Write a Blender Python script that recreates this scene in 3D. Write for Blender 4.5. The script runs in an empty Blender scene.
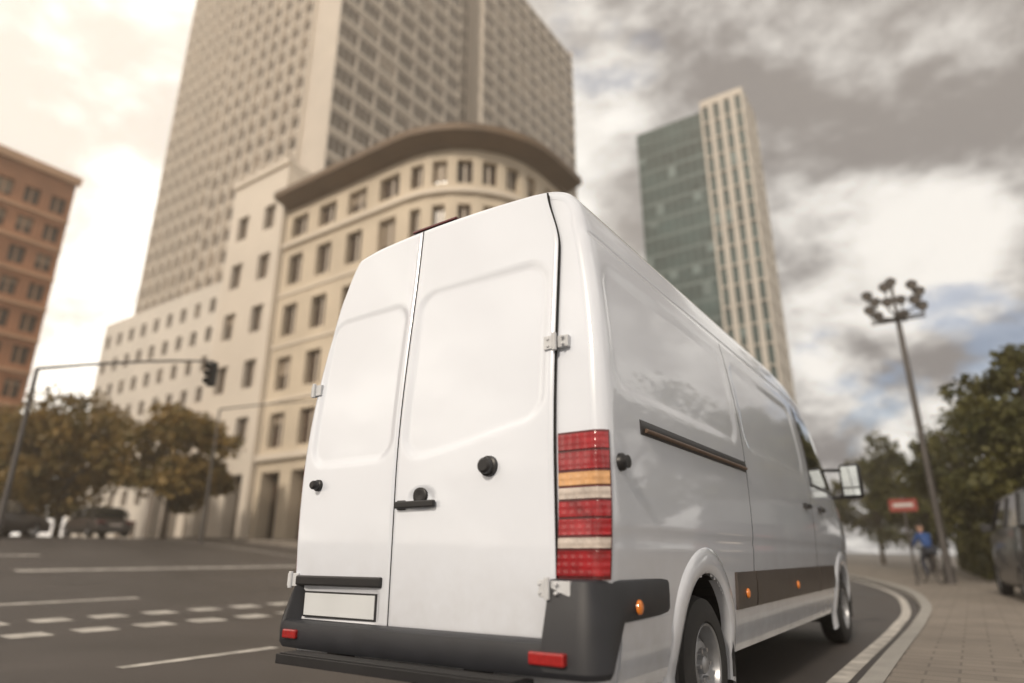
import bpy, math, random, bmesh
import numpy as np
from mathutils import Vector, Matrix
random.seed(7); rng=np.random.default_rng(5)
scn=bpy.context.scene
scn.view_settings.view_transform='Standard'; scn.view_settings.look='None'; scn.view_settings.exposure=0
# ------------------------------------------------------------------ camera
cam=bpy.data.cameras.new("camera"); co=bpy.data.objects.new("camera",cam); scn.collection.objects.link(co)
co.location=(2.318,-2.607,.94); co.rotation_euler=(math.radians(90+18.4),0,math.radians(34.3))
cam.sensor_width=36; cam.lens=36*642/1024; cam.clip_end=9000; cam.clip_start=.05; scn.camera=co
cam.dof.use_dof=True; cam.dof.focus_distance=3.75; cam.dof.aperture_fstop=.55
# ------------------------------------------------------------------ materials
def mat(name,col,rough=.6,metal=0,var=.12,scale=3,bump=0,bscale=None,coat=0,spec=.5,trans=0,stretch=None,detail=6,ribs=0,tiles=0,dirt=0):
    m=bpy.data.materials.new(name); m.use_nodes=True; nt=m.node_tree; N=nt.nodes; L=nt.links
    b=N['Principled BSDF']; b.inputs['Roughness'].default_value=rough; b.inputs['Metallic'].default_value=metal
    b.inputs['Coat Weight'].default_value=coat; b.inputs['Coat Roughness'].default_value=.03
    b.inputs['Specular IOR Level'].default_value=spec; b.inputs['Transmission Weight'].default_value=trans
    tc=N.new('ShaderNodeTexCoord'); mp=N.new('ShaderNodeMapping'); L.new(tc.outputs['Object'],mp.inputs[0])
    if stretch: mp.inputs['Scale'].default_value=stretch
    no=N.new('ShaderNodeTexNoise'); no.inputs['Scale'].default_value=scale; no.inputs['Detail'].default_value=detail
    L.new(mp.outputs[0],no.inputs['Vector'])
    mr=N.new('ShaderNodeMapRange'); mr.inputs[1].default_value=.3; mr.inputs[2].default_value=.7
    mr.inputs[3].default_value=1-var; mr.inputs[4].default_value=1+var; L.new(no.outputs['Fac'],mr.inputs[0])
    vm=N.new('ShaderNodeVectorMath'); vm.operation='SCALE'; vm.inputs[0].default_value=col[:3]; L.new(mr.outputs[0],vm.inputs['Scale'])
    res=vm.outputs[0]
    if tiles:
        br=N.new('ShaderNodeTexBrick'); br.inputs['Scale'].default_value=tiles; br.inputs['Mortar Size'].default_value=.012; br.inputs['Color1'].default_value=(1,1,1,1); br.inputs['Color2'].default_value=(.85,.85,.85,1); br.inputs['Mortar'].default_value=(.6,.6,.6,1)
        L.new(tc.outputs['Object'],br.inputs['Vector']); v2=N.new('ShaderNodeVectorMath'); v2.operation='MULTIPLY'; L.new(res,v2.inputs[0]); L.new(br.outputs['Color'],v2.inputs[1]); res=v2.outputs[0]
    if dirt: # road film low on the bodywork
        sp=N.new('ShaderNodeSeparateXYZ'); L.new(tc.outputs['Object'],sp.inputs[0])
        d1=N.new('ShaderNodeMapRange'); d1.interpolation_type='SMOOTHSTEP'; L.new(sp.outputs[2],d1.inputs[0]); d1.inputs[1].default_value=1.25; d1.inputs[2].default_value=.35; d1.inputs[3].default_value=.04; d1.inputs[4].default_value=dirt
        nd=N.new('ShaderNodeTexNoise'); nd.inputs['Scale'].default_value=5; nd.inputs['Detail'].default_value=10; nd.inputs['Roughness'].default_value=.65; L.new(tc.outputs['Object'],nd.inputs['Vector'])
        ml=N.new('ShaderNodeMath'); ml.operation='MULTIPLY'; L.new(d1.outputs[0],ml.inputs[0]); L.new(nd.outputs['Fac'],ml.inputs[1])
        mx=N.new('ShaderNodeMix'); mx.data_type='RGBA'; L.new(ml.outputs[0],mx.inputs[0]); L.new(res,mx.inputs[6]); mx.inputs[7].default_value=(.25,.22,.19,1); res=mx.outputs[2]
    L.new(res,b.inputs['Base Color'])
    mr2=N.new('ShaderNodeMapRange'); mr2.inputs[3].default_value=max(0,rough*(1-var)); mr2.inputs[4].default_value=min(1,rough*(1+var))
    L.new(no.outputs['Fac'],mr2.inputs[0]); L.new(mr2.outputs[0],b.inputs['Roughness'])
    if bump:
        n2=N.new('ShaderNodeTexNoise'); n2.inputs['Scale'].default_value=bscale or scale*10; n2.inputs['Detail'].default_value=4
        L.new(tc.outputs['Object'],n2.inputs['Vector'])
        bp=N.new('ShaderNodeBump'); bp.inputs['Strength'].default_value=bump; bp.inputs['Distance'].default_value=.01
        L.new(n2.outputs['Fac'],bp.inputs['Height']); L.new(bp.outputs[0],b.inputs['Normal'])
    if ribs:
        wv=N.new('ShaderNodeTexWave'); wv.bands_direction='Z'; wv.inputs['Scale'].default_value=ribs; L.new(tc.outputs['Object'],wv.inputs['Vector'])
        w2=N.new('ShaderNodeTexWave'); w2.bands_direction='X'; w2.inputs['Scale'].default_value=ribs*.8; L.new(tc.outputs['Object'],w2.inputs['Vector'])
        ad=N.new('ShaderNodeMath'); ad.operation='ADD'; L.new(wv.outputs['Fac'],ad.inputs[0]); L.new(w2.outputs['Fac'],ad.inputs[1])
        bp=N.new('ShaderNodeBump'); bp.inputs['Strength'].default_value=.4; bp.inputs['Distance'].default_value=.004
        L.new(ad.outputs[0],bp.inputs['Height']); L.new(bp.outputs[0],b.inputs['Normal'])
    return m
paint=mat('van_white_paint',(.69,.74,.83),.22,0,.035,1.2,coat=1,dirt=.6)
gap=mat('panel_gap',(.01,.01,.01),.8)
plastic=mat('grey_plastic',(.020,.022,.028),.5,0,.15,8,bump=.15,bscale=400)
plastic2=mat('black_plastic',(.013,.013,.015),.4,0,.1,8)
trimband=mat('rubbing_strip',(.055,.044,.038),.4,0,.2,5)
redl=mat('red_lens',(.27,.005,.010),.15,0,.4,12,coat=1,ribs=10)
redd=mat('dark_red_lens',(.10,.008,.010),.2,0,.2,9,coat=.6)
clearl=mat('clear_lens',(.48,.42,.38),.15,0,.35,14,coat=1,ribs=10)
orangel=mat('indicator_lens',(.55,.30,.13),.15,0,.35,14,coat=1,ribs=10)
amber=mat('amber_lens',(.7,.2,.02),.2,0,.1,9,coat=.6)
refl=mat('reflector',(.30,.010,.01),.2,0,.2,60,coat=.6)
glassd=mat('vehicle_glass',(.012,.016,.018),.04,0,.1,3,coat=1,spec=.9)
chrome=mat('steel',(.6,.6,.62),.3,.9,.1,6)
rimm=mat('wheel_rim_paint',(.34,.35,.37),.35,.6,.15,6)
tyre=mat('tyre_rubber',(.02,.02,.021),.75,0,.2,10,bump=.2,bscale=120)
mirrorg=mat('mirror_glass',(.8,.85,.85),.02,1,.02,3)
platem=mat('plate_white',(.58,.61,.64),.35,0,.05,4)
asphalt=mat('asphalt',(.060,.053,.050),.58,0,.34,.5,bump=.8,bscale=90,detail=10)
pave=mat('paving',(.24,.21,.18),.75,0,.15,1.5,bump=.4,bscale=60,tiles=1.2)
kerbm=mat('kerb_stone',(.32,.31,.29),.8,0,.12,4,bump=.4,bscale=60)
linep=mat('road_paint',(.46,.44,.41),.7,0,.4,4,bump=.3,bscale=90,detail=12)
# ------------------------------------------------------------------ helpers
class MB:
    def __init__(s): s.v=[]; s.f=[]; s.m=[]
    def quad(s,a,b,c,d,m=0):
        n=len(s.v); s.v+= [tuple(a),tuple(b),tuple(c),tuple(d)]; s.f.append((n,n+1,n+2,n+3)); s.m.append(m)
    def box(s,x0,x1,y0,y1,z0,z1,m=0):
        n=len(s.v); s.v+=[(x0,y0,z0),(x1,y0,z0),(x1,y1,z0),(x0,y1,z0),(x0,y0,z1),(x1,y0,z1),(x1,y1,z1),(x0,y1,z1)]
        for q in ((0,3,2,1),(4,5,6,7),(0,1,5,4),(1,2,6,5),(2,3,7,6),(3,0,4,7)): s.f.append(tuple(n+i for i in q)); s.m.append(m)
    def grid(s,P,m=0,flip=False,skip=None,mf=None,closeu=False):
        n=len(s.v); R=len(P); Cn=len(P[0])
        for r in P: s.v+=[tuple(p) for p in r]
        for i in range(R if closeu else R-1):
            for j in range(Cn-1):
                if skip and skip(i,j): continue
                i2=(i+1)%R
                a,b,c,d=n+i*Cn+j,n+i2*Cn+j,n+i2*Cn+j+1,n+i*Cn+j+1
                s.f.append((a,d,c,b) if flip else (a,b,c,d)); s.m.append(mf(i,j) if mf else m)
    def cyl(s,p0,p1,r0,r1=None,n=12,m=0,caps=True):
        p0=Vector(p0);p1=Vector(p1); r1=r0 if r1 is None else r1
        d=(p1-p0).normalized(); a=d.orthogonal().normalized(); b=d.cross(a)
        k=len(s.v)
        for p,r in((p0,r0),(p1,r1)):
            for i in range(n):
                t=2*math.pi*i/n; s.v.append(tuple(p+(a*math.cos(t)+b*math.sin(t))*r))
        for i in range(n):
            j=(i+1)%n; s.f.append((k+i,k+j,k+n+j,k+n+i)); s.m.append(m)
        if caps:
            s.f.append(tuple(k+i for i in reversed(range(n)))); s.m.append(m)
            s.f.append(tuple(k+n+i for i in range(n))); s.m.append(m)
    def lathe(s,prof,c,axis,n=40,m=0,mf=None):
        c=Vector(c); d=Vector(axis).normalized(); a=d.orthogonal().normalized(); b=d.cross(a)
        rows=[]
        for i in range(n):
            t=2*math.pi*i/n; e=a*math.cos(t)+b*math.sin(t)
            rows.append([c+d*h+e*r for h,r in prof])
        s.grid(rows,m,closeu=True,mf=mf)
    def obj(s,name,mats,parent=None,smooth=False,bevel=0,autosm=None):
        me=bpy.data.meshes.new(name); me.from_pydata(s.v,[],s.f)
        for m in mats: me.materials.append(m)
        me.polygons.foreach_set('material_index',s.m)
        if smooth: me.polygons.foreach_set('use_smooth',[True]*len(s.f))
        me.update(); o=bpy.data.objects.new(name,me); scn.collection.objects.link(o)
        if parent: o.parent=parent
        if smooth and autosm:
            bm=bmesh.new(); bm.from_mesh(me); bmesh.ops.remove_doubles(bm,verts=bm.verts,dist=1e-5)
            for e in bm.edges:
                if len(e.link_faces)==2 and e.calc_face_angle(0)>math.radians(autosm): e.smooth=False
            bm.to_mesh(me); bm.free()
        if bevel:
            q=o.modifiers.new('b','BEVEL'); q.width=bevel; q.segments=3; q.limit_method='ANGLE'
        return o
def empty(name,loc=(0,0,0)):
    e=bpy.data.objects.new(name,None); scn.collection.objects.link(e); e.location=loc; return e
def ss(t): t=max(0,min(1,t)); return t*t*(3-2*t)
def gz(x,y=0): return 1.8*ss((-x-4)/32)
# ------------------------------------------------------------------ ground
def axis(a,b,st,far):
    l=list(np.arange(a,b+.01,st)); s=st
    lo=[];x=a
    while x>-far: s*=1.5; x-=s; lo.append(x)
    hi=[];x=b;s=st
    while x<far: s*=1.5; x+=s; hi.append(x)
    return lo[::-1]+l+hi
xs=axis(-60,20,1.0,4000); ys=axis(-30,80,4,4000)
g=MB(); g.grid([[ (x,y,gz(x)) for y in ys] for x in xs]); g.obj('ground',[asphalt],smooth=True)
edge=[(1.75,-14),(1.6,-6),(1.52,0),(1.5,4),(1.5,8),(1.35,12),(.6,18),(-1.2,26),(-4,36),(-8,50),(-14,70),(-30,110),(-60,170)]
def resample(p,n):
    p=[Vector((a,b,0)) for a,b in p]; out=[]
    for i in range(len(p)-1):
        p0=p[max(i-1,0)];p1=p[i];p2=p[i+1];p3=p[min(i+2,len(p)-1)]
        for k in range(n):
            t=k/n; out.append(.5*((2*p1)+(p2-p0)*t+(2*p0-5*p1+4*p2-p3)*t*t+(3*p1-p0-3*p2+p3)*t**3))
    out.append(p[-1]); return out
ed=resample(edge,6)
def nrm(P,i):
    a=P[max(i-1,0)];b=P[min(i+1,len(P)-1)]; d=(b-a).normalized(); return Vector((d.y,-d.x,0)) # right side
mb=MB(); rows=[];rk=[]
for i,p in enumerate(ed):
    n=nrm(ed,i); z=gz(p.x)
    q=p+n*.16
    rk.append([(p.x,p.y,z-.05),(p.x,p.y,z+.11),(p.x+n.x*.02,p.y+n.y*.02,z+.125),(q.x,q.y,z+.125)])
    rows.append([(q.x,q.y,z+.12),(p.x+8,p.y+2,z*.5+.12),(p.x+60,p.y+10,.12)])
mb.grid(rows); mb.obj('pavement',[pave])
mb=MB(); mb.grid(rk); mb.obj('kerb',[kerbm])
mb=MB(); rows=[]
for i,p in enumerate(ed):
    n=nrm(ed,i); a=p-n*.30; b=p-n*.16; rows.append([(a.x,a.y,gz(a.x)+.005),(b.x,b.y,gz(b.x)+.005)])
mb.grid(rows); mb.obj('edge_line_marking',[linep])
mb=MB(); rows=[]
for x in np.arange(-57,-13,1.0): rows.append([(x,18.5,gz(x)-.05),(x,18.5,gz(x)+.13),(x,70,gz(x)+.13)])
mb.grid(rows,flip=True); mb.obj('pavement',[pave])
mk=MB()
def strip(x0,x1,y0,y1):
    n=max(1,int((x1-x0)/.8)); X=np.linspace(x0,x1,n+1)
    mk.grid([[(x,y0,gz(x)+.005),(x,y1,gz(x)+.005)] for x in X],flip=False)
strip(-16.4,-16.0,4,17.5); strip(-10.6,-10.4,-6,4); strip(-20.5,-20.2,-8,6)
for k in range(16):
    y=-1.5+k*.75
    strip(-8.5,-8.1,y,y+.45); strip(-7.2,-6.8,y,y+.45)
for k in range(5): strip(-4.1,-3.95,-9+k*3.2,-7.4+k*3.2)
for k in range(6): strip(-13.5-3*k,-12-3*k,-1.2,-1.0)
for k in range(3): strip(-3.4,-3.28,8+k*4,10+k*4)
strip(-30,-14,14.6,14.75)
mk.obj('road_markings',[linep])
# ------------------------------------------------------------------ facades
def facade(mb,o,u,W,z0,z1,nu,nv,wf=.6,hf=.6,dep=.35,mull=1,led=.0,blind=.25,zoff=.5):
    o=Vector((o[0],o[1],0)); u=Vector((u[0],u[1],0)).normalized(); n=u.cross(Vector((0,0,1)))
    cw=W/nu; ch=(z1-z0)/nv
    def P(a,z,d=0): q=o+u*a+n*d; return (q.x,q.y,z)
    for i in range(nu):
        for j in range(nv):
            a0=i*cw;a1=a0+cw;b0=z0+j*ch;b1=b0+ch
            wa0=a0+cw*(1-wf)/2;wa1=a1-cw*(1-wf)/2;wb0=b0+ch*(1-hf)*zoff;wb1=wb0+ch*hf
            mb.quad(P(a0,b0),P(a1,b0),P(a1,wb0),P(a0,wb0)); mb.quad(P(a0,wb1),P(a1,wb1),P(a1,b1),P(a0,b1))
            mb.quad(P(a0,wb0),P(wa0,wb0),P(wa0,wb1),P(a0,wb1)); mb.quad(P(wa1,wb0),P(a1,wb0),P(a1,wb1),P(wa1,wb1))
            mb.quad(P(wa0,wb0),P(wa1,wb0),P(wa1,wb0,-dep),P(wa0,wb0,-dep)); mb.quad(P(wa0,wb1,-dep),P(wa1,wb1,-dep),P(wa1,wb1),P(wa0,wb1))
            mb.quad(P(wa0,wb0),P(wa0,wb0,-dep),P(wa0,wb1,-dep),P(wa0,wb1)); mb.quad(P(wa1,wb0,-dep),P(wa1,wb0),P(wa1,wb1),P(wa1,wb1,-dep))
            r=random.random()
            mb.quad(P(wa0,wb0,-dep),P(wa1,wb0,-dep),P(wa1,wb1,-dep),P(wa0,wb1,-dep),1)
            if r<blind:
                zz=wb1-(wb1-wb0)*random.choice((.3,.5,.75)); mb.quad(P(wa0,zz,-dep+.02),P(wa1,zz,-dep+.02),P(wa1,wb1,-dep+.02),P(wa0,wb1,-dep+.02),2)
            for k in range(mull):
                c=wa0+(wa1-wa0)*(k+1)/(mull+1); t=.06
                mb.quad(P(c-t,wb0,-dep+.06),P(c+t,wb0,-dep+.06),P(c+t,wb1,-dep+.06),P(c-t,wb1,-dep+.06),3)
                mb.quad(P(c-t,wb0,-dep),P(c-t,wb0,-dep+.06),P(c-t,wb1,-dep+.06),P(c-t,wb1,-dep),3)
                mb.quad(P(c+t,wb0,-dep+.06),P(c+t,wb0,-dep),P(c+t,wb1,-dep),P(c+t,wb1,-dep+.06),3)
            if led:
                mb.quad(P(a0,b0-.12,led),P(a1,b0-.12,led),P(a1,b0+.12,led),P(a0,b0+.12,led),3)
                mb.quad(P(a0,b0+.12,led),P(a1,b0+.12,led),P(a1,b0+.12),P(a0,b0+.12),3)
                mb.quad(P(a0,b0-.12),P(a1,b0-.12),P(a1,b0-.12,led),P(a0,b0-.12,led),3)
    return P
def fins(mb,o,u,W,z0,z1,n,d=.5,t=.18,m=3):
    o=Vector((o[0],o[1],0)); u=Vector((u[0],u[1],0)).normalized(); nn=u.cross(Vector((0,0,1)))
    for i in range(n+1):
        c=o+u*(W*i/n); a=c-u*t; b=c+u*t
        A,B,Cc,D=a+nn*.01,a+nn*d,b+nn*d,b+nn*.01
        for p,q in((A,B),(B,Cc),(Cc,D)): mb.quad((p.x,p.y,z0),(q.x,q.y,z0),(q.x,q.y,z1),(p.x,p.y,z1),m)
stone=mat('tower_concrete',(.64,.56,.47),.8,0,.08,.15)
stonel=mat('tower_trim',(.72,.64,.54),.75,0,.06,.3)
gbrown=mat('brown_glass',(.065,.044,.032),.22,0,.5,.25,spec=.35)
blind=mat('window_blinds',(.30,.24,.18),.7,0,.25,.3)
X,Y=(1,0),(0,1)
def put(mb,name,mats,par):
    off=par.location; mb.v=[(a-off.x,b-off.y,c-off.z) for a,b,c in mb.v]; return mb.obj(name,mats,par)
T=empty('high_rise_tower',(-80,80,0)); mb=MB()
facade(mb,(-115,49),X,26,2,118,10,33,.76,.62,.4,led=.25); fins(mb,(-115,49),X,26,2,119,10)
facade(mb,(-89,45),X,22,2,124,8,34,.76,.6,.4,led=.25); fins(mb,(-89,45),X,22,2,125,8)
mb.quad((-67,45,0),(-61,45,0),(-61,45,126),(-67,45,126))
mb.quad((-89,49,0),(-89,45,0),(-89,45,126),(-89,49,126))
mb.quad((-115,118,0),(-115,49,0),(-115,49,119),(-115,118,119))
facade(mb,(-61,45),Y,28,2,124,7,31,.88,.66,.25,mull=2,led=.2,blind=.12)
facade(mb,(-65,73),Y,7,2,124,2,31,.94,.88,.1,mull=2,blind=.0)
mb.quad((-61,73,0),(-65,73,0),(-65,73,126),(-61,73,126)); mb.quad((-65,80,0),(-61,80,0),(-61,80,126),(-65,80,126))
facade(mb,(-61,80),Y,38,2,124,9,31,.88,.66,.25,mull=2,led=.2,blind=.12)
mb.quad((-61,118,0),(-115,118,0),(-115,118,126),(-61,118,126))
put(mb,'facade',[stone,gbrown,blind,stonel],T)
mb=MB(); mb.box(-114,-66.5,51,117,0,119); mb.box(-88,-62.6,46.5,72.4,119.1,127);mb.box(-100,-62.6,80.6,117,119.1,127); put(mb,'core',[stone],T)
T=empty('office_podium_building',(-80,42,0)); mb=MB()
facade(mb,(-104,40),X,42,2,34,12,8,.4,.5,.4,mull=0,blind=.2); mb.box(-104,-62,40.05,44.5,34,35.2,0)
facade(mb,(-62,40),Y,4.5,2,34,1,8,.3,.5,.4,mull=0); mb.quad((-104,44.5,0),(-104,40,0),(-104,40,34),(-104,44.5,34))
mb.quad((-62,44.4,0),(-104,44.4,0),(-104,44.4,34),(-62,44.4,34))
white=mat('pale_render',(.70,.63,.54),.8,0,.07,.2)
put(mb,'walls',[white,gbrown,blind,stonel],T)
dst=mat('corner_sandstone',(.62,.53,.41),.8,0,.12,.3,bump=.3,bscale=4)
corn=mat('bronze_cornice',(.15,.10,.06),.6,0,.2,.5)
T=empty('rounded_corner_building',(-25,30,0)); mb=MB()
cx,cy,r=-22.7,28.4,6
arc=[(cx+r*math.sin(a),cy-r*math.cos(a)) for a in np.linspace(0,math.pi/2,7)]
def floors(o,u,W,nu):
    facade(mb,o,u,W,1.2,6.6,nu,1,.62,.8,.9,mull=1,blind=0,zoff=.3)
    facade(mb,o,u,W,6.6,21.6,nu,4,.5,.6,.4,mull=1,blind=.4)
    facade(mb,o,u,W,21.6,24.6,nu,1,.6,.55,.4,mull=1,blind=.3)
floors((-34.4,22.4),X,11.7,4)
for a,b in zip(arc[:-1],arc[1:]): floors(a,(b[0]-a[0],b[1]-a[1]),math.dist(a,b),1)
floors((-16.7,28.4),Y,3.4,1)
pts=[Vector((-34.4,22.4,0)),Vector((-28,22.4,0))]+[Vector((a,b,0)) for a,b in [(cx+r*math.sin(a),cy-r*math.cos(a)) for a in np.linspace(0,math.pi/2,19)]]+[Vector((-16.7,31.8,0))]
def sweep(mb,pts,prof,m=0,mf=None):
    rows=[]
    for i,p in enumerate(pts):
        nn=nrm(pts,i); rows.append([(p.x+nn.x*d,p.y+nn.y*d,z) for d,z in prof])
    mb.grid(rows,m,mf=mf)
sweep(mb,pts,[(0,21.5),(.25,21.55),(.25,21.8),(0,21.85)],3)
sweep(mb,pts,[(0,6.5),(.3,6.55),(.3,6.95),(0,7.0)],3)
for zz in (10.3,14.05,17.8): sweep(mb,pts,[(0,zz),(.1,zz+.02),(.1,zz+.2),(0,zz+.22)],3)
sweep(mb,pts,[(0,24.6),(.15,24.62),(.2,24.75),(1.25,25.05),(1.35,25.1),(1.35,25.55),(1.2,25.6),(-1.2,26.0)],4,mf=lambda i,j:4 if j<6 else 3)
sweep(mb,pts,[(-1.2,26.0),(-1.2,27.2),(-5,27.3)],0)
mb.quad((-16.7,31.8,0),(-34.4,31.8,0),(-34.4,31.8,26),(-16.7,31.8,26))
mb.quad((-15.35,31.8,25.05),(-34.4,31.8,25.05),(-34.4,31.8,25.6),(-15.35,31.8,25.6),4)
put(mb,'facade',[dst,gbrown,blind,stonel,corn],T)
T=empty('white_stone_building',(-37,25,0)); mb=MB()
facade(mb,(-41,22.0),X,6.55,1.2,6.6,2,1,.5,.8,.9,mull=0,blind=0,zoff=.3)
facade(mb,(-41,22.0),X,6.55,6.6,26.6,2,5,.42,.5,.4,mull=1,blind=.3)
mb.quad((-41,22,26.6),(-34.45,22,26.6),(-34.45,22,28.8),(-41,22,28.8))
mb.quad((-34.45,22,0),(-34.45,50,0),(-34.45,50,28.8),(-34.45,22,28.8)); mb.quad((-41,50,0),(-41,22,0),(-41,22,28.8),(-41,50,28.8))
mb.quad((-34.45,22,28.8),(-34.45,50,28.8),(-41,50,28.8),(-41,22,28.8)); mb.quad((-34.45,50,0),(-41,50,0),(-41,50,28.8),(-34.45,50,28.8))
mb.box(-41.2,-34.3,21.8,22.1,28.5,29.0,3)
put(mb,'walls',[white,gbrown,blind,stonel],T)
T=empty('colonnade_building',(-50,34,0)); mb=MB()
facade(mb,(-62,30),X,20.8,1.2,9,7,1,.6,.85,1.0,mull=0,blind=0,zoff=.2); facade(mb,(-62,30),X,20.8,9,14,7,1,.5,.5,.3)
mb.box(-62,-41.2,30.05,44,14,14.8); mb.quad((-62,44,0),(-62,30,0),(-62,30,14),(-62,44,14))
put(mb,'walls',[white,gbrown,blind,stonel],T)
brick=mat('brick',(.42,.20,.11),.85,0,.15,.5)
bt=mat('brick_trim',(.60,.38,.24),.8,0,.1,.5)
T=empty('brick_office_building',(-68,0,0)); mb=MB()
facade(mb,(-57.7,-30),Y,46.7,1.2,31,24,11,.6,.55,.35,led=.25,blind=.4)
facade(mb,(-78,-30),X,20.3,1.2,31,8,10,.5,.5,.3,led=.12)
mb.quad((-57.7,-30,31),(-57.7,16.7,31),(-57.7,16.7,32.6),(-57.7,-30,32.6)); mb.quad((-57.7,16.7,0),(-78,16.7,0),(-78,16.7,32.6),(-57.7,16.7,32.6))
mb.quad((-57.7,-30,32.6),(-57.7,16.7,32.6),(-78,16.7,32.6),(-78,-30,32.6)); mb.quad((-78,16.7,0),(-78,-30,0),(-78,-30,32.6),(-78,16.7,32.6))
mb.quad((-78,-30,31),(-57.7,-30,31),(-57.7,-30,32.6),(-78,-30,32.6))
mb.box(-57.65,-57.2,-30,16.9,32.0,32.7,3)
put(mb,'walls',[brick,gbrown,blind,bt],T)
gteal=mat('teal_curtain_glass',(.045,.085,.082),.3,0,.5,.12,spec=.45)
mullm=mat('curtain_mullion',(.16,.21,.20),.5,0,.1,1)
T=empty('glass_tower',(-28,105,0)); mb=MB()
facade(mb,(-36.9,97.4),X,12.5,0,72,9,21,.93,.86,.08,mull=0,blind=.12)
facade(mb,(-36.9,97.4),X,12.5,72,77.5,9,2,.93,.93,.05,mull=0,blind=0)
mb.quad((-36.9,116,0),(-36.9,97.4,0),(-36.9,97.4,77.5),(-36.9,116,77.5),1)
mb.quad((-36.9,97.4,74),(-24.4,97.4,74),(-24.4,116,74),(-36.9,116,74),0)
blt=mat('roller_blind',(.18,.24,.23),.5,0,.2,.5)
put(mb,'curtain_wall',[mullm,gteal,blt,mullm],T)
mb=MB()
facade(mb,(-24.35,96.9),X,7.6,0,78,4,22,.55,.93,.4,mull=0,blind=.12)
facade(mb,(-16.75,96.9),Y,9,0,78,3,22,.5,.93,.4,mull=0,blind=.1)
mb.box(-24.3,-16.8,96.95,105.8,78,79.2,3)
mb.quad((-24.35,97.4,0),(-24.35,96.9,0),(-24.35,96.9,78),(-24.35,97.4,78)); mb.quad((-16.75,105.9,0),(-36.9,116,0),(-36.9,116,74),(-16.75,105.9,78))
mb.quad((-24.35,97.4,74),(-24.35,96.95,78),(-24.35,106,78),(-24.35,106,74))
put(mb,'stair_core',[white,gteal,blt,stonel],T)
# ------------------------------------------------------------------ trees
def leafmat(name,c,c2):
    m=bpy.data.materials.new(name); m.use_nodes=True; N=m.node_tree.nodes; L=m.node_tree.links; b=N['Principled BSDF']
    tc=N.new('ShaderNodeTexCoord'); no=N.new('ShaderNodeTexNoise'); no.inputs['Scale'].default_value=1.1; no.inputs['Detail'].default_value=5
    L.new(tc.outputs['Object'],no.inputs['Vector']); cr=N.new('ShaderNodeValToRGB'); cr.color_ramp.elements[0].position=.35; cr.color_ramp.elements[1].position=.65
    cr.color_ramp.elements[0].color=(*c,1); cr.color_ramp.elements[1].color=(*c2,1); L.new(no.outputs['Fac'],cr.inputs[0]); L.new(cr.outputs[0],b.inputs['Base Color'])
    b.inputs['Roughness'].default_value=.6
    tr=N.new('ShaderNodeBsdfTranslucent'); L.new(cr.outputs[0],tr.inputs['Color']); mx=N.new('ShaderNodeMixShader'); mx.inputs[0].default_value=.35
    L.new(b.outputs[0],mx.inputs[1]); L.new(tr.outputs[0],mx.inputs[2]); L.new(mx.outputs[0],N['Material Output'].inputs[0])
    return m
bark=mat('bark',(.08,.06,.045),.9,0,.3,4,bump=.8,bscale=20)
lf1=leafmat('leaves_green',(.035,.043,.012),(.13,.12,.03)); lf2=leafmat('leaves_autumn',(.11,.09,.024),(.30,.19,.05))
def tree(name,x,y,h,rad,lm,nl=7000,ls=.16,low=0):
    z0=gz(x); e=empty(name,(x,y,z0)); mb=MB(); mb.cyl((0,0,-.1),(0,0,h*.35),.2,.14,10)
    for k in range(9):
        a=k*2.4; st=Vector((0,0,h*(.3+.02*k))); en=Vector((math.cos(a)*rad*random.uniform(.4,.75),math.sin(a)*rad*random.uniform(.4,.75),h*random.uniform(.5,.85)))
        md=(st+en)/2+Vector((0,0,-.2)); mb.cyl(st,md,.09,.06,7); mb.cyl(md,en,.06,.025,7)
    mb.cyl((0,0,h*.35),(0.1,0,h*.8),.14,.03,8)
    mb.obj('trunk',[bark],e,True)
    ncl=46; cc=h*(.64-.09*low); rz=h*(.36+.09*low)
    P=rng.normal(size=(ncl,3)); P/=np.linalg.norm(P,axis=1)[:,None]; P*=(rng.uniform(.35,1,size=(ncl,1))**.6)
    P*=np.array([rad*.85,rad*.85,rz*.85]); P[:,2]+=cc; cr=rng.uniform(.16,.34,ncl)*rad
    idx=rng.integers(0,ncl,nl); D=rng.normal(size=(nl,3)); D/=np.linalg.norm(D,axis=1)[:,None]; D*=rng.uniform(.3,1.1,size=(nl,1))
    Cc=P[idx]+D*cr[idx][:,None]*np.array([1,1,.7])
    A=rng.normal(size=(nl,3)); A/=np.linalg.norm(A,axis=1)[:,None]; B=np.cross(A,rng.normal(size=(nl,3))); B/=np.linalg.norm(B,axis=1)[:,None]
    s=rng.uniform(.5,1.2,size=(nl,1))*ls; A*=s;B*=s*.6
    V=np.stack([Cc-A,Cc-B,Cc+A,Cc+B],1).reshape(-1,3); F=np.arange(nl*4).reshape(-1,4)
    me=bpy.data.meshes.new('crown'); me.from_pydata(V.tolist(),[],F.tolist()); me.materials.append(lm); o=bpy.data.objects.new('crown',me); scn.collection.objects.link(o); o.parent=e
tree('street_tree',4.7,20.9,7.6,3.0,lf1,9000,.14,.8); tree('street_tree',3.2,30,8.0,3.4,lf1,7000,.16,1); tree('street_tree',.3,44,8.8,4.0,lf1,6000,.2,1); tree('street_tree',-4.0,62,9.5,4.8,lf1,5000,.25,1)
tree('street_tree',8.5,28,9.5,3.8,lf1,6000,.2,1); tree('street_tree',8.2,16,8.5,3.4,lf1,6000,.16,1); tree('street_tree',5.5,40,10.5,4.4,lf1,6000,.2,1)
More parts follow.
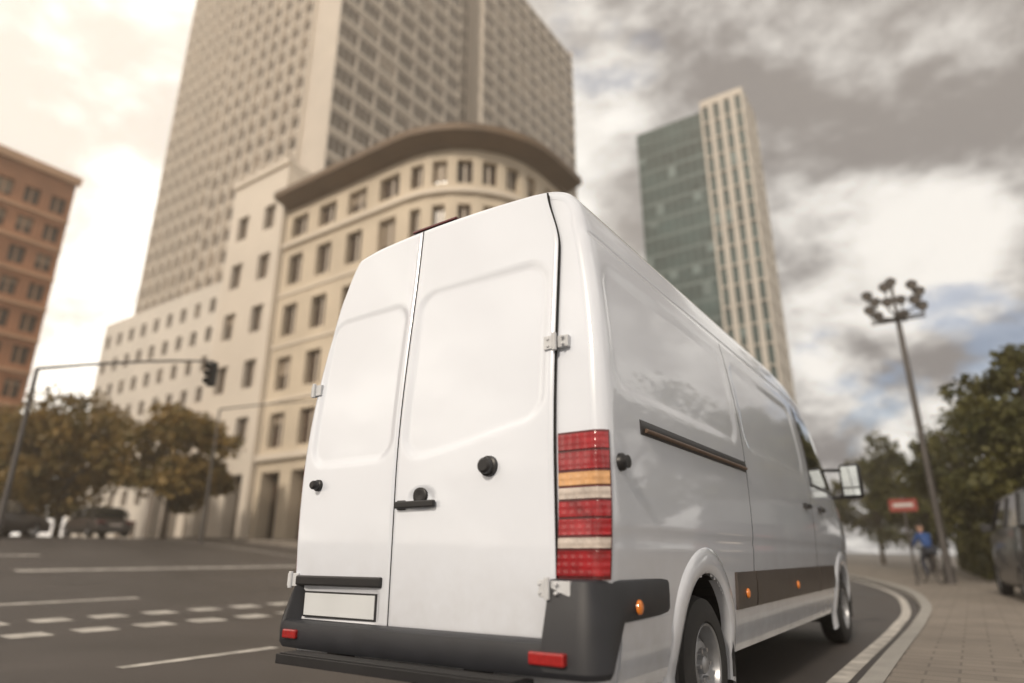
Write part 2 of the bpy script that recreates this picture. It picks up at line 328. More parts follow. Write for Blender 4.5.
tree('autumn_tree',-38.2,13.3,8.0,4.4,lf2,8000,.2,1); tree('autumn_tree',-31.5,15.5,7.4,3.8,lf2,8000,.2,1); tree('autumn_tree',-44,10,8.0,4.4,lf2,7000,.2,1); tree('autumn_tree',-50,16,8,4.4,lf2,5000,.25,1)
nl=9000; t=rng.uniform(0,1,nl); Cc=np.stack([3.2+t*1.0+rng.uniform(-.6,.6,nl)-2.2*t,25+t*26,.15+rng.uniform(0,1.9,nl)*(0.8+.2*np.sin(t*40))],1)
A=rng.normal(size=(nl,3))*.1; B=rng.normal(size=(nl,3))*.07
V=np.stack([Cc-A,Cc-B,Cc+A,Cc+B],1).reshape(-1,3)
me=bpy.data.meshes.new('hedge'); me.from_pydata(V.tolist(),[],np.arange(nl*4).reshape(-1,4).tolist()); me.materials.append(lf1); scn.collection.objects.link(bpy.data.objects.new('hedge',me))
# ------------------------------------------------------------------ street lamp
pole=mat('lamp_grey_metal',(.10,.092,.088),.5,.5,.15,4)
lampg=mat('lamp_glass',(.22,.2,.18),.3,0,.1,5)
L0=empty('street_lamp',(1.62,21.6,.12)); mb=MB()
mb.cyl((0,0,-.05),(0,0,.5),.16,.16,12); mb.cyl((0,0,.5),(0,0,8.3),.11,.085,12); mb.cyl((0,0,8.3),(0,0,9.9),.06,.05,10)
for z in (8.35,8.45): mb.cyl((-.8,0,z),(.8,0,z),.035,.035,8); mb.cyl((0,-.8,z),(0,.8,z),.035,.035,8)
heads=[]
for a in range(6):
    t=a*math.pi/3+.3; c,s=math.cos(t),math.sin(t); rr=.8
    mb.cyl((0,0,8.4),(c*rr,s*rr,8.55),.03,.03,8)
    for z in (8.62,9.15): mb.cyl((c*rr,s*rr,z-.12),(c*rr,s*rr,z+.3),.03,.03,8); heads.append((c*rr,s*rr,z+.18))
heads.append((0,0,9.75))
for x,y,z in heads:
    mb.lathe([(-.14,0),(-.14,.1),(-.05,.17),(.06,.18),(.14,.11),(.18,0)],(x,y,z),(0,0,1),14,mf=lambda i,j:1 if j<2 else 0)
mb.obj('mast',[pole,lampg],L0,True,autosm=40)
sigm=mat('signal_black',(.02,.02,.02),.5); off=[mat('signal_red_off',(.2,.01,.01),.3),mat('signal_amber_off',(.25,.1,.01),.3),mat('signal_green_off',(.01,.12,.05),.3)]
def signal(mb,c,s=1):
    x,y,z=c; mb.box(x-.17*s,x+.17*s,y-.1*s,y+.12*s,z-.5*s,z+.5*s,1)
    for k in range(3):
        zz=z+(1-k)*.31*s; mb.cyl((x,y-.1*s,zz),(x,y-.14*s,zz),.11*s,.11*s,14,2+k)
        mb.cyl((x,y-.1*s,zz+.02),(x,y-.3*s,zz+.0),.13*s,.13*s,14,1,caps=False)
def tlight(px,py,ax,ay,h,s=1):
    z0=gz(px); e=empty('traffic_light',(px,py,z0)); mb=MB(); mb.cyl((0,0,-.1),(0,0,h),.08,.045,12)
    en=Vector((ax-px,ay-py,h+.15)); p=Vector((0,0,h)); prev=p
    for k in range(1,9):
        t=k/8; q=p.lerp(en,t)+Vector((0,0,.35*math.sin(t*math.pi*.5))); mb.cyl(prev,q,.045-.018*t,.045-.02*t,8); prev=q
    signal(mb,(prev.x,prev.y,prev.z-.35),s)
    mb.obj('mast_arm',[pole,sigm]+off,e,True,autosm=40)
tlight(-15.7,3.3,-13.2,6.3,4.7,.62)
tlight(-26.5,14.6,-22.4,17.8,6.2,.9)
# ------------------------------------------------------------------ cars
def car(name,loc,rot,L,W,H,col,suv=0):
    e=empty(name,loc); e.rotation_euler=(0,0,rot)
    body=mat(name+'_paint',col,.35,0,.05,2,coat=.4)
    st=[0,.03,.1,.2,.3,.45,.6,.72,.8,.88,.95,1]
    top=[.42,.5,.6,.64,.66,.68,.68,.66,.62,.58,.52,.4] if not suv else [.5,.58,.64,.66,.68,.7,.7,.7,.7,.7,.66,.5]
    mb=MB(); rows=[]
    for s,t in zip(st,top):
        w=W/2*(1-.18*abs(2*s-1)**5); z=H*t
        hp=[(w*.9,.22),(w,.32),(w*1.0,.6*z+.1),(w*.97,z*.93),(w*.85,z),(0,z+.02)]
        full=hp+[(-a,b) for a,b in reversed(hp[:-1])]; rows.append([(a,(.5-s)*L,b) for a,b in full])
    mb.grid(rows,0); 
    for s,rw in ((0,rows[0]),(1,rows[-1])):
        k=len(mb.v); mb.v+=rw; mb.f.append(tuple(k+i for i in (range(len(rw)) if s else reversed(range(len(rw)))))); mb.m.append(0)
    mb.obj('body',[body],e,True,autosm=50)
    a0,a1,b0,b1=(.27,.40,.70,.86) if not suv else (.25,.36,.88,.96)
    zt=H*.66; rows=[]
    for (s0,s1,w,z) in ((a0,b1,W/2*.93,zt),(a1-.02,b0+.02,W/2*.78,H*.95),(a1,b0,W/2*.72,H*.985)):
        rows.append([(w,(.5-s0)*L,z),(w,(.5-s1)*L,z),(-w,(.5-s1)*L,z),(-w,(.5-s0)*L,z),(w,(.5-s0)*L,z)])
    mb=MB(); mb.grid(rows,mf=lambda i,j:1 if i==0 else 0,flip=False); mb.quad(*rows[-1][:4],0); 
    for s in (a0+.02,(a0+b1)/2,b1-.03):
        for sd in(1,-1):
            mb.cyl((sd*W/2*.935,(.5-s)*L,zt),(sd*W/2*.79,(.5-(s*.75+.25*(a1+b0)/2))*L,H*.95),.035,.035,6,0)
    mb.obj('cabin',[body,glassd],e,False,bevel=.03)
    mb=MB()
    for sy in (.19,.80):
        for sd in (1,-1):
            c=(sd*(W/2-.11),(.5-sy)*L,.33)
            mb.lathe([(-.1,.2),(-.11,.31),(-.06,.335),(.06,.335),(.11,.31),(.1,.2)],c,(1,0,0),24,0)
            mb.lathe([(.09*sd,.2),(.07*sd,.1),(.09*sd,.0)],c,(1,0,0),24,1)
    mb.obj('wheels',[tyre,rimm],e,True,autosm=40)
    mb=MB()
    for sd in(1,-1):
        mb.box(sd*W/2*.72-.18,sd*W/2*.72+.18,-.5*L-.01,-.5*L+.08,H*.42,H*.5,0); mb.box(sd*W/2*.72-.16,sd*W/2*.72+.16,.5*L-.08,.5*L+.01,H*.36,H*.42,1)
        mb.box(sd*(W/2+.1)-.09,sd*(W/2+.1)+.09,.13*L,.13*L+.1,H*.64,H*.72,2)
    mb.box(-.26,.26,-.5*L-.015,-.5*L,H*.33,H*.4,1)
    mb.obj('lamps',[redd,clearl,plastic2],e,bevel=.02)
car('parked_car',(3.75,14.2,.12),.1,4.7,1.9,2.0,(.008,.008,.010),1)
car('parked_car',(-30,7.5,gz(-30)),.3,4.4,1.78,1.42,(.05,.045,.045)); car('parked_car',(-33,13.0,gz(-33)),1.5,4.4,1.78,1.42,(.05,.045,.042))
car('parked_car',(5.0,27,.12),.1,4.5,1.8,1.5,(.02,.02,.03))
sg=mat('sign_red',(.24,.03,.02),.5); sw=mat('sign_white',(.5,.48,.46),.5)
e=empty('traffic_sign',(.85,20.2,.12)); mb=MB(); mb.cyl((0,0,0),(0,0,2.5),.035,.035,10,0); mb.box(-.36,.36,-.06,-.04,2.05,2.40,1); mb.box(-.26,.26,-.066,-.061,2.18,2.28,2)
mb.obj('sign',[pole,sg,sw],e)
# ------------------------------------------------------------------ cyclist
def skin(name,V,E,Rd,m,par,root=0,sub=2):
    me=bpy.data.meshes.new(name); me.from_pydata(V,E,[]); me.materials.append(m); o=bpy.data.objects.new(name,me); scn.collection.objects.link(o); o.parent=par
    s=o.modifiers.new('sk','SKIN'); s.use_smooth_shade=True
    for i,r in enumerate(Rd): me.skin_vertices[0].data[i].radius=(r,r) if not isinstance(r,tuple) else r
    me.skin_vertices[0].data[root].use_root=True
    q=o.modifiers.new('u','SUBSURF'); q.levels=q.render_levels=sub; return o
blue=mat('blue_jacket',(.025,.07,.22),.8,0,.15,12); jean=mat('dark_trousers',(.03,.035,.05),.85,0,.15,12); skinm=mat('skin',(.5,.3,.22),.5,0,.05,5); hair=mat('hair',(.04,.025,.015),.6)
cyc=empty('cyclist',(1.15,22.0,.12)); cyc.rotation_euler=(0,0,.5)
skin('jacket',[(0,-.15,1.0),(0,0,1.25),(0,.12,1.42),(0,.16,1.5),(.17,.1,1.4),(.24,.22,1.18),(.22,.42,1.06),(-.17,.1,1.4),(-.24,.22,1.18),(-.22,.42,1.06)],
     [(0,1),(1,2),(2,3),(2,4),(4,5),(5,6),(2,7),(7,8),(8,9)],[.15,.16,.14,.06,.075,.055,.042,.075,.055,.042],blue,cyc)
skin('trousers',[(0,-.15,.98),(.1,-.12,.95),(.11,.22,.82),(.11,.1,.42),(.11,.22,.36),(-.1,-.12,.95),(-.11,.16,.68),(-.11,-.02,.28),(-.11,.1,.2)],
     [(0,1),(1,2),(2,3),(3,4),(0,5),(5,6),(6,7),(7,8)],[.14,.1,.075,.05,.04,.1,.075,.05,.04],jean,cyc)
mb=MB(); mb.lathe([(-.13,0),(-.11,.05),(-.06,.075),(0,.085),(.06,.085),(.11,.06),(.135,0)],(0,.2,1.66),(0,.1,1),20,mf=lambda i,j:1 if j>=3 else 0)
mb.cyl((0,.16,1.48),(0,.19,1.57),.05,.05,10,0); mb.cyl((0,.28,1.64),(0,.31,1.63),.018,.01,8,0)
for sd in(1,-1):
    mb.cyl((sd*.085,.2,1.63),(sd*.097,.2,1.67),.02,.02,8,0)
    for q in range(4): mb.cyl((sd*.22+q*.02-.03,.42,1.06),(sd*.22+q*.02-.03,.5,1.03),.011,.008,6,0)
    mb.cyl((sd*.19,.42,1.07),(sd*.17,.46,1.04),.012,.009,6,0)
mb.obj('head',[skinm,hair],cyc,True)
mb=MB()
for cyy in (-.5,.55):
    mb.lathe([(-.02,.32),(0,.345),(.02,.32),(0,.31),(-.02,.32)],(0,cyy,.345),(1,0,0),30,0)
    for k in range(12): a=k*math.pi/6; mb.cyl((0,cyy,.345),(0,cyy+.32*math.cos(a),.345+.32*math.sin(a)),.003,.003,4,1)
for a,b in (((0,-.5,.345),(0,0,.32)),((0,0,.32),(0,-.17,.85)),((0,0,.32),(0,.4,.75)),((0,-.15,.78),(0,.4,.8)),((0,.42,.88),(0,.55,.345)),((0,-.5,.345),(0,-.15,.78)),((0,.4,.8),(0,.38,1.02)),((-.27,.44,1.03),(.27,.44,1.03)),((.11,.14,.3),(.11,.3,.32)),((-.11,.0,.14),(-.11,.16,.16))): mb.cyl(a,b,.018,.018,8,1)
mb.box(-.09,.09,-.28,-.02,.85,.9,0)
mb.obj('bicycle',[tyre,pole],cyc,True,autosm=40)
# ================================================================== VAN
van=empty('delivery_van',(0,0,0))
PR=[(.965,.36),(.985,.45),(1.01,.60),(1.025,.84),(1.042,1.05),(1.048,1.3),(1.045,1.6),(1.03,1.9),(1.004,2.15),(.972,2.38),(.946,2.53),(.927,2.60),(.903,2.70),(.868,2.79),(.81,2.86),(.72,2.905),(.6,2.927),(.4,2.94),(.2,2.948),(0,2.95)]
def dens(P,step):
    out=[P[0]]
    for (a,b),(c,d) in zip(P[:-1],P[1:]):
        n=max(1,round(math.dist((a,b),(c,d))/step))
        for k in range(1,n+1): out.append((a+(c-a)*k/n,b+(d-b)*k/n))
    return out
pp=resample([(a,b) for a,b in PR],6); PR2=[(p.x,p.y) for p in pp]; PR2[-1]=(0,2.95)
zs_=[p[1] for p in PR2]; xs_=[p[0] for p in PR2]
def wid(z): return float(np.interp(z,zs_,xs_))
PRD=dens(PR2,.025)
def yoff(z): return .11*ss((z-1.3)/1.9)*1.25 if z>1.3 else 0
Hy=[(0,2.95),(4.4,2.95),(5.0,2.92),(5.45,2.84),(5.7,2.72),(6.55,1.86),(6.75,1.72),(7.05,1.56),(7.2,1.42),(7.3,1.2),(7.34,1.0)]
def Ht(y): return float(np.interp(y,[a for a,b in Hy],[b for a,b in Hy]))
def zmap(y,z): h=Ht(y); return z if z<1.0 else 1.0+(z-1.0)*(max(h,1.001)-1.0)/1.95
def zinv(y,z): h=Ht(y); return z if z<1.0 else 1.0+(z-1.0)*1.95/(max(h,1.05)-1.0)
def front(y): return 1-.16*max(0,(y-6.2)/1.14)**2.4
WR,WF=1.27,6.1; WZ=.36
def rrect(a,b,a0,a1,b0,b1,r):
    ca,cb=(a0+a1)/2,(b0+b1)/2; qa=abs(a-ca)-(a1-a0)/2+r; qb=abs(b-cb)-(b1-b0)/2+r
    return math.hypot(max(qa,0),max(qb,0))+min(max(qa,qb),0)-r
GR=[2.31,4.64,6.28]
def sidedisp(y,z,sgn=1):
    d=0
    for a0,a1 in ((.13,2.2),(2.42,4.5)):
        s=rrect(y,z,a0,a1,1.72,2.40,.14); d+=.010*ss((-s+.03)/.06)
    d+=.007*ss((1-abs(z-1.02)/.04)) if .9<z<1.15 else 0
    for gy in GR:
        if abs(y-gy)<.0055 and .62<z<2.52: d+=.014
    if abs(z-2.565)<.013: d+=.006
    return d
yy=list(np.arange(.09,7.34,.03))
for gy in GR: yy=[v for v in yy if abs(v-gy)>.012]+[gy-.0065,gy-.005,gy+.005,gy+.0065]
yy=sorted(yy)+[7.34]
cr=.075
mb=MB(); rows=[]; info=[]
cornerst=[(cr*(1-math.cos(t)),cr*(1-math.sin(t))) for t in np.linspace(0,math.pi/2,7)]
for (yv,ins) in [(a,b) for a,b in cornerst[:-1]]+[(y,0) for y in yy]:
    row=[]
    for (x,z) in PRD:
        f=front(yv); d=sidedisp(yv,z) if (yv>.05 and x>.3) else 0
        k=max(0,1-yv/.9)
        if z>2.62:
            s=min(1,(z-2.62)/.3); xi=x-ins*(1-s*.8)*(1 if x>.05 else 0)*min(1,x/.3); zi=z-ins*s
        else: xi=x-ins; zi=z
        row.append((max(0,xi*f-d),yv+yoff(z)*k,zmap(yv,zi)))
    rows.append(row); info.append(yv)
R_=len(PRD)
def skipf(i,j):
    y=(info[i]+info[min(i+1,len(info)-1)])/2; z=(PRD[j][1]+PRD[min(j+1,R_-1)][1])/2
    if PRD[j][0]<.7: return False
    return any(math.hypot(y-w,z-WZ)<.475 for w in (WR,WF))
def mfun(i,j):
    y0,y1=info[i],info[min(i+1,len(info)-1)]; z=PRD[j][1]
    if any(abs((y0+y1)/2-gy)<.006 for gy in GR) and .62<z<2.52: return 1
    return 0
mb.grid(rows,skip=skipf,mf=mfun,flip=True)
mb.grid([[(-x,y,z) for x,y,z in r] for r in rows],skip=skipf,mf=mfun)
back=rows[0]
for (a,b) in zip(back[:-1],back[1:]):
    mb.quad((-a[0],a[1]+.001,a[2]),(a[0],a[1]+.001,a[2]),(b[0],b[1]+.001,b[2]),(-b[0],b[1]+.001,b[2]),0)
fr=rows[-1]
for (a,b) in zip(fr[:-1],fr[1:]): mb.quad((a[0],a[1],a[2]),(-a[0],a[1],a[2]),(-b[0],b[1],b[2]),(b[0],b[1],b[2]),0)
mb.obj('body_shell',[paint,gap],van,True,autosm=32)
mb=MB(); mb.box(-.9,.9,.1,WR-.5,.38,.5); mb.box(-.9,.9,WR+.5,WF-.5,.34,.5); mb.box(-.85,.85,WF+.5,7.2,.34,.5); mb.box(-.55,.55,.5,7,.37,.52)
for w in (WR,WF):
    for sd in (1,-1):
        rows2=[]
        for t in np.linspace(-.25,math.pi+.25,22): rows2.append([(sd*1.0,w+.478*math.cos(t),WZ+.478*math.sin(t)),(sd*.58,w+.478*math.cos(t),WZ+.478*math.sin(t))])
        mb.grid(rows2)
        mb.quad((sd*.58,w-.5,.3),(sd*.58,w+.5,.3),(sd*.58,w+.5,.9),(sd*.58,w-.5,.9))
mb.obj('underbody',[plastic2],van)
def onside(y,z,off,sg): 
    z0=zinv(y,z); return (sg*(wid(min(z0,2.9))*front(y)+off),y,z)
mb=MB()
for w in (WR,WF):
    for sg in (1,-1):
        rw=[]
        for t in np.linspace(-.28,math.pi+.28,40):
            c,s=math.cos(t),math.sin(t); row=[]
            for r,o in ((.455,-.05),(.455,.008),(.465,.016),(.50,.019),(.545,.015),(.585,.003),(.60,-.02)):
                z=WZ+r*s*1.06; y=w+r*c; row.append(onside(y,z,o,sg))
            rw.append(row)
        mb.grid(rw,flip=(sg<0))
mb.obj('wheel_arch_flares',[paint],van,True,autosm=50)
def spatch(mb,poly_bot,poly_top,ny,off,sg,m=0,nz=3):
    rw=[]
    for i in range(ny+1):
        t=i/ny; yb=poly_bot[0][0]*(1-t)+poly_bot[1][0]*t; zb=poly_bot[0][1]*(1-t)+poly_bot[1][1]*t
        yt=poly_top[0][0]*(1-t)+poly_top[1][0]*t; zt=poly_top[0][1]*(1-t)+poly_top[1][1]*t
        row=[onside(yb,zb,-.02,sg)]
        for k in range(nz+1):
            s=k/nz; e=.006 if k in(0,nz) else 0
            row.append(onside(yb+(yt-yb)*s,zb+(zt-zb)*s,off-e,sg))
        row.append(onside(yt,zt,-.02,sg)); rw.append(row)
    first=[onside(poly_bot[0][0],p[2],-.02,sg) for p in rw[0]]; last=[onside(poly_bot[1][0],p[2],-.02,sg) for p in rw[-1]]
    first=[(p[0],rw[0][i][1],p[2]) for i,p in enumerate(first)]; last=[(p[0],rw[-1][i][1],p[2]) for i,p in enumerate(last)]
    mb.grid([first]+rw+[last],m,flip=(sg>0))
mb=MB()
for sg in (1,-1):
    for a,b in ((WR+.57,2.295),(2.325,4.63),(4.65,WF-.58)): spatch(mb,((a,.61),(b,.61)),((a,.835),(b,.835)),12,.018,sg)
mb.obj('side_mouldings',[trimband],van,True,autosm=40)
mb=MB()
for sg in (1,):
    spatch(mb,((.40,1.515),(2.29,1.515)),((.40,1.59),(2.29,1.59)),10,.010,sg,0)
    spatch(mb,((.44,1.527),(2.27,1.527)),((.44,1.548),(2.27,1.548)),10,.024,sg,1)
mb.obj('sliding_door_rail',[plastic2,mat('rail_brown',(.13,.085,.06),.5,.3)],van,True,autosm=40)
mb=MB()
for sg in (1,-1):
    spatch(mb,((4.80,1.66),(6.38,1.66)),((4.80,2.44),(5.62,2.44)),20,.006,sg,0,nz=12)
mb.obj('cab_door_windows',[glassd],van,True,autosm=50)
mb=MB()
for sg in (1,-1):
    spatch(mb,((4.76,1.62),(4.795,1.62)),((4.76,2.48),(4.795,2.48)),2,.009,sg,0,nz=12)
    spatch(mb,((4.76,1.62),(6.44,1.62)),((4.76,1.655),(6.44,1.655)),20,.009,sg,0)
    spatch(mb,((6.0,1.66),(6.04,1.66)),((5.9,2.1),(5.94,2.1)),3,.010,sg,0,nz=8)
    for y in (4.22,4.95): spatch(mb,((y,1.37),(y+.2,1.37)),((y,1.415),(y+.2,1.415)),4,.045,sg,0)
mb.obj('window_seals_and_handles',[plastic2],van,True,autosm=50)
mb=MB(); rw=[]
for y in np.linspace(5.74,6.52,14):
    w=wid(2.75)*front(y)*.93; h=Ht(y)
    rw.append([(w*s,y+.012,h-.02+.016-.10*abs(s)**3*((h-1)/1.95)) for s in np.linspace(-1,1,25)])
mb.grid(rw); mb.obj('windscreen',[glassd],van,True)
mb=MB(); mb.box(-.55,.55,7.3,7.365,.85,1.1,0); mb.box(-.9,.9,7.18,7.39,.32,.72,1)
for sd in(1,-1): mb.box(sd*.74-.16,sd*.74+.16,7.12,7.36,.85,1.22,2)
mb.obj('front_end',[plastic2,plastic,clearl],van,bevel=.04)
# ----- rear doors
def xR(z): return .788-.085*ss((z-2.5)/.40)
def xL(z): return -(wid(min(z,2.9))-.045)-( -.02*ss((z-2.5)/.3))
def ztop(x): return 2.893-.03*(x/.8)**2-.05*max(0,(abs(x)-.6)/.3)**2
def recess(x,z):
    d=0
    s=rrect(x,z,-.155,.735,1.44+.13*ss((x+.1)/.9),2.43,.13); d+=.013*ss((-s+.025)/.055)
    s=rrect(x,z,-.93,-.25,1.45,2.40,.12); d+=.013*ss((-s+.025)/.055)
    s=rrect(x,z,-.88,-.27,.60,.765,.03); d+=.012*ss((-s+.008)/.02)
    s=math.hypot((x-.0)/1.7,z-1.222)-.055; d+=.014*ss((-s+.005)/.03)
    return min(d,.016)
def door(name,xa,xb):
    mb=MB(); nx,nz=72,170; P=[]
    for i in range(nx+1):
        u=i/nx; col=[]
        for j in range(nz+1):
            v=j/nz
            zt=ztop(u*(xb(2.8)-xa(2.8))+xa(2.8)); z=.585+(zt-.585)*v
            x=xa(z)+(xb(z)-xa(z))*u
            ex=min(u*(xb(z)-xa(z)),(1-u)*(xb(z)-xa(z))); ez=min(v*(zt-.585),(1-v)*(zt-.585)); e=min(ex,ez)
            rd=.008*(1-min(1,e/.014))**2
            yb=-.024+yoff(z)+recess(x,z)+rd-.018*(1-(x/1.0)**2)*1.0
            col.append((x,yb,z))
        P.append(col)
    mb.grid(P,0,flip=False)
    for line in ([p for p in P[0]],[p for p in P[-1]]): mb.grid([line,[(x,y+.03,z) for x,y,z in line]],1)
    for j in (0,nz): 
        line=[P[i][j] for i in range(nx+1)]; mb.grid([line,[(x,y+.03,z) for x,y,z in line]],1)
    return mb.obj(name,[paint,gap],van,True,autosm=45)
door('rear_door_right',lambda z:-.199,xR); door('rear_door_left',xL,lambda z:-.207)
mb=MB(); P=[]
for j in range(60):
    row=[]
    for k in range(25):
        z=.575+j/59*2.3
        x=xL(z)-.007+(xR(z)+.013-xL(z))*k/24; z=.575+(ztop(x)+.006-.575)*j/59
        row.append((x,yoff(z)-.003-.018*(1-x*x),z))
    P.append(row)
mb.grid(P,flip=True); mb.obj('rear_door_seal',[gap],van,True)
def rear_y(x,z): return -.024+yoff(z)+recess(x,z)-.018*(1-x*x)
mb=MB()
for x,z,r in ((.431,1.354,.045),(-.833,1.333,.03)):
    y=rear_y(x,z); mb.lathe([(.0,r*1.15),(.02,r*1.1),(.025,r*.9),(.05,r*.85),(.06,r*.6),(.06,0)],(x,y+.002,z),(0,-1,0),24)
mb.lathe([(0,.042),(.02,.04),(.03,.03),(.045,.03),(.05,0)],(1.046,.14,1.347),(1,0,0),20)
mb.obj('door_stops',[plastic2],van,True,autosm=40)
mb=MB(); mb.box(-.168,.105,-.075,-.05,1.172,1.208); mb.box(-.165,-.11,-.06,-.02,1.165,1.215); mb.box(.03,.09,-.06,-.01,1.178,1.202)
mb.lathe([(0,.05),(.012,.048),(.015,.03),(.012,0)],(-.02,-.028,1.236),(0,-1,0),24)
mb.obj('rear_handle',[plastic2],van,bevel=.008)
mb=MB(); mb.box(-.855,-.30,-.040,-.032,.622,.738,0); mb.box(-.864,-.291,-.037,-.022,.613,.747,1); mb.obj('number_plate',[platem,plastic2],van,bevel=.002)
mb=MB(); mb.box(-.93,-.25,-.06,-.025,.777,.83,0); mb.obj('number_plate_light_bar',[plastic2],van,bevel=.01)
mb=MB(); mb.box(-.30,.06,yoff(2.9)-.035,yoff(2.9)+.03,2.903,2.920,0); mb.obj('high_level_brake_light',[redd],van,bevel=.006)
mb=MB()
for z,dy in ((1.94,0),(.805,-.07)):
    yb=yoff(z)+dy; w2=.865 if dy==0 else .90
    mb.box(.735 if dy==0 else .755,.80,yb-.045,yb-.025,z-.035,z+.035); mb.box(.805,w2,yb-.03,yb-.001,z-.03,z+.03); mb.cyl((.797,yb-.045,z-.045),(.797,yb-.045,z+.045),.013,.013,12)
    for dx in(.76,.84):
        for dz in(-.018,.018): mb.cyl((dx,yb-.052,z+dz),(dx,yb-.02,z+dz),.008,.008,8)
    yb=yoff(z)
    xx=xL(z)-.012; mb.box(xx-.035,xx+.06,yb-.04,yb-.005,z-.035,z+.035); mb.cyl((xx,yb-.045,z-.045),(xx,yb-.045,z+.045),.013,.013,12)
mb.obj('hinges',[mat('hinge_white',(.55,.57,.6),.35,.1,.1,9)],van,bevel=.005)
def lamp(sg):
    mb=MB(); x0=.803 if sg>0 else .985
    W_=wid(1.15); path=[(x0,0.0),(x0+.004,0)]
    for t in np.linspace(0,1.12 if sg>0 else 1.5,9): path.append((W_-cr+cr*math.sin(t),cr-cr*math.cos(t)))
    segs=[(1.475,1.395,0),(1.391,1.305,0),(1.30,1.235,3),(1.231,1.175,1),(1.17,1.098,0),(1.094,1.02,0),(1.015,.965,1),(.96,.85,0)]
    pv=[Vector((a,b,0)) for a,b in path]; n=len(pv)
    for zt,zb,m in segs:
        rw=[]; zz=[zb,zb+.004]+list(np.linspace(zb+.008,zt-.008,4))+[zt-.004,zt]
        for i,p in enumerate(pv):
            nn=nrm(pv,i); row=[]
            for k,z in enumerate(zz):
                dx=(wid(z)-W_); edge_=i in(0,n-1) or k in (0,len(zz)-1)
                o=.004 if edge_ else .018
                row.append(((p.x+dx+nn.x*o)*sg,p.y+nn.y*o+yoff(z),z))
            rw.append(row)
        mb.grid(rw,m,flip=(sg<0))
    rw=[]
    for i,p in enumerate(pv):
        nn=nrm(pv,i); rw.append([((p.x+(wid(z)-W_)+nn.x*o)*sg,p.y+nn.y*o+yoff(z),z) for o,z in [(-.01,.840)]+[(.010,z) for z in np.linspace(.840,1.483,8)]+[(-.01,1.483)]])
    mb.grid(rw,2,flip=(sg<0))
    mb.obj('tail_lamp_right' if sg>0 else 'tail_lamp_left',[redl,clearl,redd,orangel],van,True,autosm=35)
lamp(1); lamp(-1)
def bumper():
    half=[(1.03,.68),(1.045,.4),(1.052,.12)]+[(1.052-.12+.12*math.cos(t),0-.02-.12*math.sin(t)) for t in np.linspace(0,math.pi/2,8)]+[(.86,-.145),(.80,-.15),(.78,-.15),(.7,-.152),(.4,-.16),(0,-.163)]
    full=half+[(-a,b) for a,b in reversed(half[:-1])]
    pv=[Vector((a,b,0)) for a,b in full][::-1]; mb=MB(); rw=[]
    for i,p in enumerate(pv):
        ax=abs(p.x); nn=nrm(pv,i)
        hi=ax>.79 if p.x>0 else ax>.985
        zt=(.842 if p.x>0 else .78) if hi else .60
        zb=.46
        if p.y>.1: zb=.66; zt=.838
        din=.16 if p.y<.0 else .06
        sh=.055*min(1,max(0,-p.x-.6)/.3) if p.y<.1 else 0
        prof=[(-din,zt),(-.03,zt),(-.01,zt-.008),(0,zt-.03),(0,(zt+zb)/2),(-.004,zb+.03),(-.02,zb+.005),(-din,zb)]
        if zt>.7 and p.y<.1: prof=[(-din,zt),(-.075,zt),(-.06,zt-.008),(-.05,zt-.03),(-.01,zb+.16),(-.004,zb+.03),(-.02,zb+.005),(-din,zb)]
        rw.append([(p.x+nn.x*d+sh,p.y+nn.y*d,z) for d,z in prof])
    mb.grid(rw,0); return mb.obj('rear_bumper',[plastic],van,True,autosm=35)
bumper()
mb=MB(); mb.box(-.79,.72,-.245,-.10,.405,.452,0)
for k in range(5): mb.box(-.77,.70,-.235+.024*k,-.225+.024*k,.452,.459,0)
for x in (-.5,.4): mb.box(x-.04,x+.04,-.12,.3,.41,.47,0)
mb.obj('rear_step',[plastic2],van,bevel=.008)
mb=MB(); mb.box(.73,.90,-.168,-.13,.515,.565); mb.box(-.86,-.75,-.168,-.13,.515,.56); mb.obj('rear_reflectors',[refl],van,bevel=.008)
mb=MB()
for sg in(1,-1): spatch(mb,((.13,.40),(.70,.38)),((.13,.66),(.70,.66)),8,.012,sg)
mb.obj('lower_quarter_panels',[paint],van,True,autosm=40)
mb=MB()
for y,z in ((.25,.72),(2.05,.70),(3.6,.70)):
    for sg in (1,-1):
        x=wid(z)+(.02 if y>1 else .034); mb.lathe([(0,.032),(.008,.030),(.014,.02),(.015,0)],(sg*x,y,z),(sg,0,0),16)
mb.obj('side_marker_lamps',[amber],van,True,autosm=40)
def wheel(y,sg):
    mb=MB(); c=(sg*.88,y,.36); ax=(sg,0,0)
    mb.lathe([(-.12,.2),(-.125,.3),(-.10,.345),(-.05,.36),(-.045,.352),(-.035,.352),(-.03,.361),(.03,.361),(.035,.352),(.045,.352),(.05,.36),(.10,.345),(.125,.30),(.12,.225),(.105,.215)],c,ax,56,0)
    mb.lathe([(.105,.218),(.118,.212),(.112,.2),(.06,.19),(.03,.175),(.045,.15),(.075,.12),(.08,.09),(.06,.07),(.062,.05),(.095,.045),(.105,.03),(.105,0)],c,ax,48,1)
    C0=Vector(c)
    for k in range(10):
        t=k*math.pi/5; e=Vector((0,math.cos(t),math.sin(t)))
        p=C0+e*.155+Vector((sg*.036,0,0)); mb.cyl(p,p+Vector((sg*.012,0,0)),.020,.018,12,2)
    for k in range(6):
        t=k*math.pi/3; e=Vector((0,math.cos(t),math.sin(t))); p=C0+e*.082+Vector((sg*.07,0,0)); mb.cyl(p,p+Vector((sg*.03,0,0)),.013,.012,6,3)
    mb.obj('wheel',[tyre,rimm,plastic2,chrome],van,True,autosm=35)
for y in (WR,WF):
    for sg in (1,-1): wheel(y,sg)
